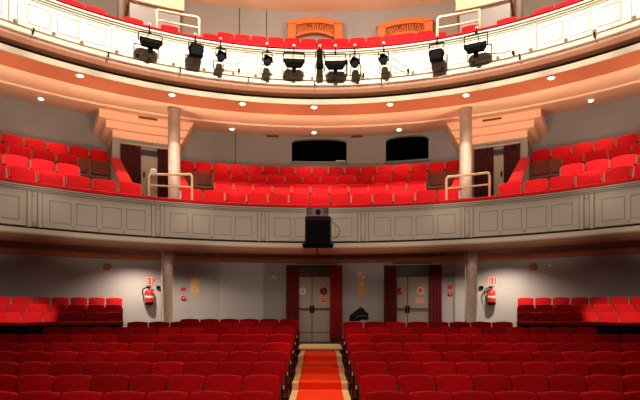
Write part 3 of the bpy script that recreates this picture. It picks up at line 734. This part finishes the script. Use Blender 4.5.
    # sloping padded stair walls
    for tt, lab in ((28.75, 'outer'), (20.75, 'inner')):
        hw = .7
        nm = thing('stair_wall', f'sloping red padded {lab} wall of the {side} lower balcony stair', 'stair wall', P(s*tt, 9.75, 1.99), -rad(s*tt), 'padded balcony stair walls')
        L_ = 2.35; z0 = 1.0; z1 = 2.2 if lab == 'outer' else 2.1
        def slab(bm, w, y0, y1, za0, za1, zb0, zb1):
            vs = [bm.verts.new(q) for q in ((-w, y0, za0), (w, y0, za0), (w, y1, zb0), (-w, y1, zb0), (-w, y0, za1), (w, y0, za1), (w, y1, zb1), (-w, y1, zb1))]
            for f in ((0, 3, 2, 1), (4, 5, 6, 7), (0, 1, 5, 4), (1, 2, 6, 5), (2, 3, 7, 6), (3, 0, 4, 7)): bm.faces.new([vs[i] for i in f])
        bm = bmesh.new(); slab(bm, .10, 0, L_, 0, z0, 0, z1); new_obj('low_wall', bm, M['panel'], nm)
        bm = bmesh.new(); slab(bm, .145, -.03, L_, z0+.001, z0+.09, z1+.001, z1+.09)
        bmesh.ops.bevel(bm, geom=bm.edges[:], offset=.025, segments=2, affect='EDGES'); new_obj('padded_cap', bm, M['velvet'], nm)

# guard rails of both balconies
def guard(name, th0, th1, zb, z0, z1, m, lab, r=R0+.03, rad_=.029):
    t = thing(name, lab, 'rail', P((th0+th1)/2, r, zb), 0, 'balcony guard rails'); mi = Matrix.Translation(-P((th0+th1)/2, r, zb))
    n = 12; pts = [P(th0, r, zb)] + [P(th0, r, z0-.09)] + [mi.inverted() @ (mi @ q) for q in bez(P(th0, r, z0-.09), P(th0, r, z0), P(th0+(th1-th0)*.06, r, z0), 5)[1:]]
    pts += [P(th0+(th1-th0)*(.06+.88*i/n), r, z0+(z1-z0)*i/n) for i in range(1, n+1)]
    pts += bez(P(th0+(th1-th0)*.94, r, z1), P(th1, r, z1), P(th1, r, z1-.09), 5)[1:] + [P(th1, r, zb)]
    b = bmesh.new(); tube(b, [mi @ p for p in pts], rad_, 10); new_obj('rail_hoop', b, m, t, True)
    b = bmesh.new(); tube(b, [mi @ P(th0+(th1-th0)*i/n, r, zb+(z0+(z1-z0)*i/n-zb)*.52) for i in range(n+1)], rad_*.7, 8); new_obj('middle_bar', b, m, t, True)
for px0, px1, ya, yb, zb, m_, nm, lab in ((149, 192, 174, 174.5, 2.511, 'tube', 'guard_rail', 'brass coloured guard rail on the red ledge by the left column, lower balcony'),
                                     (446.5, 489.5, 177, 172.5, 2.511, 'tube', 'guard_rail', 'brass coloured guard rail on the red ledge by the right column, lower balcony'),
                                     (156.5, 199, 9.5, 17.5, 6.301, 'cream_tube', 'guard_rail', 'cream guard rail on the upper white parapet, left of centre'),
                                     (437.5, 480, 17.5, 9.5, 6.301, 'cream_tube', 'guard_rail', 'cream guard rail on the upper white parapet, right of centre')):
    ta, da = hit(px0, R0+.03); tb, db = hit(px1, R0+.03); guard(nm, ta, tb, zb, zat(ya, da), zat(yb, db), M[m_], lab)

# ------------------------------------------------------------------ wall, arches and ceiling of the upper balcony
UR = 14.95
bm = bmesh.new(); sector(bm, UR, UR+.15, -62, 62, 7.87, 11.3, 70); struct('wall_upper_balcony', bm, M['wall'], label='taupe wall behind the upper balcony')
bm = bmesh.new(); revolve(bm, [(11.2, 11.15), (UR-.001, 11.02), (UR-.001, 11.2), (11.2, 11.3)], -62, 62, 60)
struct('ceiling', bm, M['soffit'], label='salmon ceiling over the upper balcony')
for s, side in ((-1, 'left'), (1, 'right')):
    bm = bmesh.new(); sector(bm, 12.6, UR-.002, s*19.5, s*26.9, 9.22, 11.0, 8); struct(f'ceiling_upper_bulkhead_{side}', bm, M['soffit'], label=f'salmon bulkhead over the {side} upper stair')
    bm = bmesh.new(); sector(bm, 12.72, UR-.002, s*20.0, s*26.6, 7.87, 9.219, 8); struct(f'wall_upper_vestibule_{side}', bm, M['wall'], label=f'taupe wall of the {side} upper stair')
    bm = bmesh.new(); p = P(s*27.75, 12.7, 7.87); lathe(bm, [(.10, 0), (.10, 3.16)], 20); o = struct('column', bm, M['cold'], label=f'grey round column of the upper balcony, {side}'); o.location = p
for px in (239.5, 266.5):
    th, d = hit(px, UR); b = bmesh.new(); sector(b, UR-.015, UR-.001, th-.06, th+.06, 7.88, 11.0, 1); struct('trim_31' if px < 250 else 'trim_32', b, M['doorframe'], label='vertical seam in the upper wall')
for px0, px1, yb, ys, yt, lab in ((288, 342, 38.5, 25.5, 21, 'centre'), (378, 432, 38.0, 26, 21.8, 'right of centre')):
    tm, d = hit((px0+px1)/2, UR); fr = frame_at(tm, UR-.05, 0)
    hw = (px1-px0)/2*d/F*1.0; zb, zs_, zt = zat(yb, d)-.35, zat(ys, d), zat(yt, d)
    t = thing('lattice_arch', f'orange lattice arch on the upper wall, {lab}, over the red seats', 'arch', group='lattice arches on the upper wall'); t.matrix_world = fr
    n = 24
    def arch_band(h0, h1, s0, s1, r0, r1, y0, y1):
        """band between two segmental arcs: half-width, spring height, rise"""
        b = bmesh.new(); g = []
        for i in range(n+1):
            f = -1+2*i/n
            a = (h0*f, s0+r0*(1-f*f)); c = (h1*f, s1+r1*(1-f*f))
            g.append([b.verts.new((a[0], y0, a[1])), b.verts.new((c[0], y0, c[1])), b.verts.new((c[0], y1, c[1])), b.verts.new((a[0], y1, a[1]))])
        for A, B in zip(g, g[1:]):
            for j in range(4): b.faces.new((A[j], A[(j+1) % 4], B[(j+1) % 4], B[j]))
        b.faces.new(g[0]); b.faces.new(g[-1][::-1]); return b
    rise = zt-zs_
    new_obj('outer_band', arch_band(hw, hw-.06, zs_, zs_-.2, rise, rise, -.2, 0), M['lattice'], t)
    new_obj('inner_band', arch_band(hw-.3, hw-.34, zs_-.46, zs_-.54, rise, rise, -.16, 0), M['lattice'], t)
    new_obj('slit_backing', arch_band(hw-.06, hw-.3, zs_-.2, zs_-.46, rise, rise, -.05, 0), M['lattice_gap'], t)
    b = bmesh.new()
    for i in range(19):
        f = -.95+1.9*i/18; x0_, z0_ = (hw-.06)*f, zs_-.2+rise*(1-f*f); x1_, z1_ = (hw-.3)*f, zs_-.46+rise*(1-f*f)
        tube(b, [(x0_, -.1, z0_), ((x0_+x1_)/2+.02, -.12, (z0_+z1_)/2), (x1_, -.1, z1_)], .034, 6)
    new_obj('lattice_bars', b, M['lattice'], t)
    for sx in (-1, 1):
        b = bmesh.new(); xa = sx*(hw-.3); xb = sx*hw; bbox(b, min(xa, xb), max(xa, xb), -.21, 0, zb, zs_-.02, .015, 1)
        bbox(b, (min(xa, xb))-.03, max(xa, xb)+.03, -.24, 0, zs_-.08, zs_-.01, .01, 1); new_obj('arch_pier', b, M['lattice'], t)

# ------------------------------------------------------------------ ceiling vents and downlights
for px, py, lab in ((272.5, 130.2, 'left of centre'), (357, 131, 'right of centre'), (148, 118.5, 'on the left bulkhead'), (492, 119.5, 'on the right bulkhead')):
    if py > 125:
        r = 13.15; th, d = hit(px, r); z = sz(r); M4 = frame_at(th, r, z-.075)
        sl = .215
    else:
        r = 11.895; th, d = hit(px, r); z = zat(py, d); M4 = frame_at(th, r, z); sl = 0
    b = bmesh.new()
    if sl: box(b, -.2, .2, -.06, .06, -.006, .02, M4)
    else: box(b, -.26, .26, -.012, .0, -.03, .03, M4)
    o = new_obj('air_vent', b, M['brass' if 0 else 'slot']); tag(o, f'narrow dark air vent in the salmon soffit, {lab}', 'vent', 'soffit vents')
b = bmesh.new(); th, d = hit(354.8, 13.8); box(b, -.18, .18, -.1, .1, -.03, .03, frame_at(th, 13.8, 11.02))
tag(new_obj('air_vent', b, M['velvet']), 'dark red vent in the top ceiling above the upper balcony', 'vent')

def add_light(kind, name, loc, energy, color, **kw):
    l = bpy.data.lights.new(name, kind); l.energy = energy; l.color = color
    for k, v in kw.items(): setattr(l, k, v)
    o = bpy.data.objects.new(name, l); C.objects.link(o); o.location = loc; return o
def aim(o, target):
    d = Vector(target)-o.location; o.rotation_euler = d.to_track_quat('-Z', 'Y').to_euler()
WARM = (1, .74, .48); WARM2 = (1, .80, .58)
k = 0; dproto = None
def downlight(px, ring, w, lab, ang=130):
    global dproto
    r = 8.84 if ring == 1 else 12.35
    th, d = hit(px, r); z = 5.0 if ring == 1 else sz(r)-.033*(1-(r-11.2)/2.4)
    if dproto is None:
        t = thing('downlight', lab, 'downlight', P(th, r, z), -rad(th), 'soffit downlights')
        b = bmesh.new(); lathe(b, [(.085, 0), (.095, -.012), (.09, -.02), (.06, -.02), (.06, -.004)], 20); new_obj('trim_ring', b, M['brass'], t, True)
        b = bmesh.new(); lathe(b, [(.058, -.006), (.055, -.024), (.03, -.034), (.002, -.037)], 16); new_obj('lamp', b, M['lamp'], t, True)
        dproto = t
    else: t = copy_thing(dproto, P(th, r, z), -rad(th), lab, 'soffit downlights')
    l = add_light('SPOT', 'downlight_beam', P(th, r, z-.06), w, WARM, spot_size=rad(ang), spot_blend=.9, shadow_soft_size=.06)
    return l
EN = dict(ring1=150, ring2=60)
for j, px in enumerate((2, 80, 172, 242.5, 314, 390, 466, 551, 638)):
    if j in (0, 8): continue
    downlight(px, 1, EN['ring1'], f'bright round downlight in the outer soffit ring, {ORD[j]} from the left')
for j, px in enumerate((41, 232, 314, 399, 591)):
    downlight(px, 2, EN['ring2'], f'small glowing downlight in the inner salmon soffit, {ORD[j+1]} from the left')

# ------------------------------------------------------------------ stage lights on the white parapet
def yoke_bm(w, h, t=.02):
    b = bmesh.new()
    pts = [(-w, 0, 0), (-w, 0, h-.03)] + bez((-w, 0, h-.03), (-w, 0, h), (-w+.03, 0, h), 3)[1:] + [(w-.03, 0, h)] + bez((w-.03, 0, h), (w, 0, h), (w, 0, h-.03), 3)[1:] + [(w, 0, 0)]
    tube(b, pts, t*.6, 6); return b
def stage_light(px, py, kind, top, lab, tilt=0):
    """px,py picture position used only to find where on the parapet the lamp hangs"""
    r = R0-.25; th, d = hit(px, r); z = zat(py, d); zt = zat(top, d)
    t = thing('stage_light', lab, 'stage light', P(th, r, z), -rad(th)+tilt, 'stage lights on the white parapet')
    yh = max(.12, zt-z)
    if kind == 'flood':
        b = bmesh.new(); w = .235; Mx = Matrix.Rotation(rad(14), 4, 'X')
        vs = []
        for y, (a, z0, z1) in ((-.10, (w, -.085, .075)), (.04, (w*.95, -.10, .08)), (.12, (w*.6, -.06, .05))):
            vs.append([b.verts.new(Mx @ Vector(q)) for q in ((-a*.75, y, z0), (a*.75, y, z0), (a, y, z0*.2), (a, y, z1), (-a, y, z1), (-a, y, z0*.2))])
        for A, B in zip(vs, vs[1:]):
            for i in range(6): b.faces.new((A[i], A[(i+1) % 6], B[(i+1) % 6], B[i]))
        b.faces.new(vs[0]); b.faces.new(vs[-1][::-1]); new_obj('lamp_housing', b, M['black'], t)
        b = bmesh.new(); bbox(b, -w*.85, w*.85, -.112, -.1, -.015, .065, .004, 1, Mx); new_obj('front_glass', b, M['lens'], t)
        b = bmesh.new()
        box(b, -w*.2, w*.2, -.05, .05, -.2, -.08, Mx); new_obj('ballast_box', b, M['black'], t); yw = w+.012
    elif kind == 'box':
        b = bmesh.new(); Mx = Matrix.Rotation(rad(12), 4, 'X'); bbox(b, -.15, .15, -.12, .11, -.125, .095, .02, 2, Mx); new_obj('lamp_housing', b, M['black'], t)
        b = bmesh.new(); bbox(b, -.12, .12, -.132, -.12, -.1, .07, .004, 1, Mx); new_obj('front_glass', b, M['lens'], t)
        b = bmesh.new()
        for q in range(4): box(b, -.13, .13, -.09+.05*q, -.07+.05*q, .095, .118, Mx)
        new_obj('cooling_fins', b, M['black'], t); yw = .165
    elif kind == 'par':
        b = bmesh.new(); Mx = Matrix.Rotation(rad(100), 4, 'X')
        lathe(b, [(.065, -.11), (.08, -.10), (.085, .0), (.10, .03), (.10, .12), (.092, .12), (.088, .06)], 20, Mx); new_obj('lamp_housing', b, M['black'], t, True)
        b = bmesh.new(); cyl(b, Mx @ Vector((0, 0, .07)), Mx @ Vector((0, 0, .08)), .087, n=18); new_obj('lens', b, M['lens'], t)
        for a in range(4):
            b = bmesh.new(); c = Matrix.Rotation(PI/2*a+.4, 4, 'Z'); bbox(b, -.045, .045, .1, .108, .09, .15, .003, 1, Mx @ c)
            new_obj('barn_door', b, M['black'], t)
        b = bmesh.new(); bbox(b, .085, .135, -.025, .025, -.025, .025, .01, 1); new_obj('tilt_knob', b, M['black'], t); yw = .115
    else:
        b = bmesh.new(); lathe(b, [(.05, -.26), (.085, -.24), (.085, -.1), (.075, -.08), (.075, .12), (.07, .2), (.03, .24)], 20, Matrix.Rotation(rad(-8), 4, 'X')); new_obj('lamp_housing', b, M['black'], t, True)
        b = bmesh.new(); bbox(b, -.07, .07, -.02, .02, -.09, -.04, .008, 1); bbox(b, -.07, .07, -.085, -.06, .02, .05, .006, 1); new_obj('shutter_handles', b, M['black'], t); yw = .1
    new_obj('yoke', yoke_bm(yw, yh), M['black'], t, True)
    # clamp arm back to the parapet rail
    b = bmesh.new(); cyl(b, (0, 0, yh-.01), (0, 0, yh+.05), .02, n=8); tube(b, [(0, 0, yh+.04), (0, .12, yh+.06), (0, .16, 6.34-z), (0, .22, 6.34-z)], .013, 6); new_obj('hanging_arm', b, M['black'], t)
    b = bmesh.new(); bbox(b, -.028, .028, .155, .24, 6.305-z, 6.36-z, .008, 1); new_obj('clamp', b, M['plate'], t)
LT = [(150.5, 43, 'flood', 33.5, 'wide black floodlight hanging by the left cream guard rail'), (196, 51, 'box', 43, 'square black stage light under the right post of left cream rail'),
      (221, 57, 'par', 48.5, 'small round black lamp right of the left guard rail'), (267.3, 61.5, 'par', 52, 'small round black lamp left of the central floodlights'),
      (294, 63, 'flood', 53, 'wide black floodlight, left of the two centre floodlights'), (319.7, 58.5, 'profile', 51, 'slim upright black spotlight at the middle of the white parapet'),
      (335.4, 65, 'flood', 54, 'wide black floodlight right of the slim upright spotlight'), (354.7, 63.4, 'par', 54, 'small round black lamp right of the centre floodlights'),
      (383.5, 60.3, 'par', 51.5, 'small round black lamp below the right lattice arch'), (436.5, 55.5, 'box', 43.5, 'square black stage light under the left post of right cream rail'),
      (475.8, 47.5, 'flood', 34, 'wide black floodlight hanging by the right cream guard rail')]
for a in LT: stage_light(*a)
# slack cables and small plugs on the white parapet
CB = [((226, 66), (244, 64), (239, 70)), ((340, 77), (349, 74), (347, 62)), ((360, 66), (362, 70), (363.5, 74.5)), ((391, 60), (401, 66), (408, 70)), ((490.5, 56), (503, 57), (513, 52.5)), ((140, 52), (139, 54), (137.5, 55.5))]
for n_, tri in enumerate(CB):
    pts = []
    for px, py in tri:
        th, d = hit(px, R0-.03); pts.append(P(th, R0-.16, zat(py, d)))
    b = bmesh.new(); tube(b, bez(*pts, 10), .008, 6)
    t = new_obj('slack_cable', b, M['black'], smooth=True); tag(t, f'thin black cable hanging on the white parapet, {ORD[n_+1]} from the left' if n_ else 'thin black cable end beside the left wide floodlight', 'cable', 'cables on the white parapet')
    th, d = hit(tri[2][0], R0-.04); b = bmesh.new(); bbox(b, -.022, .022, -.025, .02, -.045, .035, .01, 1, frame_at(th, R0-.04, zat(tri[2][1], d))); new_obj('plug', b, M['black'], t)

# projector and black box at the middle of the lower parapet
th, d = hit(318, R0-.35); zb = zat(244.5, d); zm = zat(218.3, d); zp = zat(209, d)
w = 12.6*d/F; dp = .27
t = thing('loudspeaker', 'large black loudspeaker box fixed to the middle of the lower parapet', 'loudspeaker', P(th, R0-.36, zb), -rad(th))
b = bmesh.new(); bbox(b, -w, w, -dp, dp-.02, 0, zm-zb, .03, 2); new_obj('cabinet', b, M['blackbox'], t)
b = bmesh.new(); bbox(b, -w+.03, w-.03, -dp-.014, -dp-.001, .03, zm-zb-.1, .006, 1); new_obj('grille', b, M['black'], t)
b = bmesh.new(); bbox(b, -w-.06, w+.06, -dp+.05, .28, -.05, -.002, .008, 1); new_obj('base_plate', b, M['black'], t)
b = bmesh.new(); tube(b, bez((-.05, -.1, -.04), (.0, -.12, -.2), (.02, -.1, -.33), 8), .012, 6); new_obj('cable', b, M['black'], t, True)
t2 = thing('video_projector', 'dark brown video projector standing on the black loudspeaker box', 'projector', P(th, R0-.36, zm+.002), -rad(th))
b = bmesh.new(); bbox(b, -w+.03, w-.06, -.25, .2, .0, zp-zm-.01, .025, 2)
new_obj('projector_body', b, mat('projector_casing', srgb(92, 66, 62), .5, .2, 20), t2)
b = bmesh.new(); cyl(b, (0, -.29, .09), (0, -.25, .09), .065, n=20); new_obj('lens', b, M['lens'], t2, True)
for sx in (-1, 1):
    b = bmesh.new()
    for q in range(5): box(b, sx*.19-.06, sx*.19+.06, -.254, -.2505, .045+.03*q, .057+.03*q)
    box(b, sx*.19-.06, sx*.19-.052, -.2545, -.2505, .045, .177)
    new_obj('vent_grille', b, M['black'], t2)
b = bmesh.new(); pts = []
for px, py in ((329, 219), (333.5, 218), (331, 222), (335, 224), (340.5, 229), (338, 237), (333, 238), (331, 234)):
    th2, d2 = hit(px, R0-.03); pts.append(P(th2, R0-.03, zat(py, d2)))
sm = []
for i in range(1, len(pts)-1): sm += bez((pts[i-1]+pts[i])/2, pts[i], (pts[i]+pts[i+1])/2, 5)
tube(b, sm, .012, 6); tag(new_obj('coiled_cable', b, M['line'], smooth=True), 'loop of cable on the parapet beside the black loudspeaker', 'cable')

# ------------------------------------------------------------------ lighting
W = bpy.data.worlds.new('World'); S.world = W; W.use_nodes = True
W.node_tree.nodes['Background'].inputs['Color'].default_value = (1, .86, .74, 1)
W.node_tree.nodes['Background'].inputs['Strength'].default_value = .13
HP = Vector((0, 6.3, 9.9))
for i in range(13):                      # one cluster of house spots flooding the white parapet
    az = -72+12*i; o = add_light('SPOT', 'house_spot', HP, 3300, (1, .90, .76), spot_size=rad(23.5), spot_blend=.5, shadow_soft_size=.04)
    t = rad(az); k = 8.6/1; dx, dy = sin(t), cos(t); q = HP.y-YC          # where that azimuth meets the parapet circle
    b_ = dy*q; L_ = -b_+math.sqrt(b_*b_-(q*q-R0*R0)); aim(o, (dx*L_, HP.y+dy*L_, 5.82))
for i in range(6):                      # low front-of-house wash on the lower balcony
    th = -50+20*i
    o = add_light('SPOT', 'front_wash', (0, .5, .6), 1650, (1, .85, .70), spot_size=rad(23), spot_blend=.6, shadow_soft_size=.3); aim(o, P(th, R0+.5, 3.0))
o = add_light('SPOT', 'front_wash', (0, -1, 3.2), 800, (1, .85, .72), spot_size=rad(66), spot_blend=.8, shadow_soft_size=.5); aim(o, (0, 11, -2.2))  # wide front fill added for the stalls and ground-floor columns
for s_ in (-1, 1):                      # fill lights added over the stalls to brighten the seats
    o = add_light('SPOT', 'stalls_fill', (s_*3.6, 6.5, 9.5), 520, (1, .84, .7), spot_size=rad(62), spot_blend=.7, shadow_soft_size=.3); aim(o, (s_*4.0, 9.0, -1.5))
# unseen uplights added near the lower parapet to brighten the soffit
for i in range(9):
    th = -52+13*i
    o = add_light('SPOT', 'soffit_fill', P(th, 8.92, 2.9), 200, (1, .74, .54), spot_size=rad(112), spot_blend=.7, shadow_soft_size=.2); aim(o, P(th, 10.1, 5.4))
# lamps under the balcony; the widest ones are added fill
COOL = (1, .84, .69)
for th, r, e, sz_ in ((-15, 15.4, 85, 130), (15, 15.4, 60, 130), (-22.2, 15.55, 330, 150), (22.2, 15.55, 330, 150), (-12, 14.8, 55, 165), (-4, 14.8, 52, 165), (4, 14.8, 30, 165), (12, 14.8, 26, 165), (-42, 15.0, 60, 160), (42, 15.0, 60, 160), (-31, 15.0, 12, 165), (31, 15.0, 12, 165)):
    o = add_light('SPOT', 'under_balcony_lamp_fill', P(th, r, 1.62, YG), e, COOL, spot_size=rad(sz_), spot_blend=1.0, shadow_soft_size=.04); aim(o, P(th, r+.6, -5, YG))
for s_ in (-1, 1):
    o = add_light('SPOT', 'column_fill', (s_*3.9, 13.4, 1.75), 45, COOL, spot_size=rad(60), spot_blend=.5, shadow_soft_size=.05); aim(o, (s_*4.76, 15.3, .2))  # first light is added fill to brighten the ground-floor column
    o = add_light('SPOT', 'box_spot', P(s_*33.3, 11.6, 1.5, YG), 420, WARM2, spot_size=rad(36), spot_blend=.5, shadow_soft_size=.04); aim(o, P(s_*34.2, 14.4, -.1, YG))
# aisle spots
for y, e in ((9.5, 700), (13.2, 110), (16.0, 55)):
    z = 6.5 if y < 11 else 1.8
    o = add_light('SPOT', 'aisle_spot', (0, y, z), e, WARM, spot_size=rad(16 if y < 11 else 40), spot_blend=.5, shadow_soft_size=.05); aim(o, (0, y+.01, -3))
# fill lights added out of view to brighten the upper balcony
for th in (-23, 23):
    add_light('POINT', 'upper_fill', P(th, 10.3, 8.9), 60, (1, .83, .66), shadow_soft_size=.2)
for th in (-30, -10, 10, 30):
    add_light('POINT', 'upper_fill', P(th, 11.3, 9.9), 330, (1, .83, .66), shadow_soft_size=.2)

S.view_settings.view_transform = 'Standard'; S.view_settings.look = 'None'; S.view_settings.exposure = 0

# ------------------------------------------------------------------ camera
cam = bpy.data.cameras.new('Camera'); co = bpy.data.objects.new('Camera', cam); C.objects.link(co)
co.location = (0, 0, 0); co.rotation_euler = (PI/2, 0, 0)
cam.sensor_width = 36; cam.lens = 36*F/640; cam.shift_y = (HZ-200)/640; cam.clip_start = .05; cam.clip_end = 100
S.camera = co
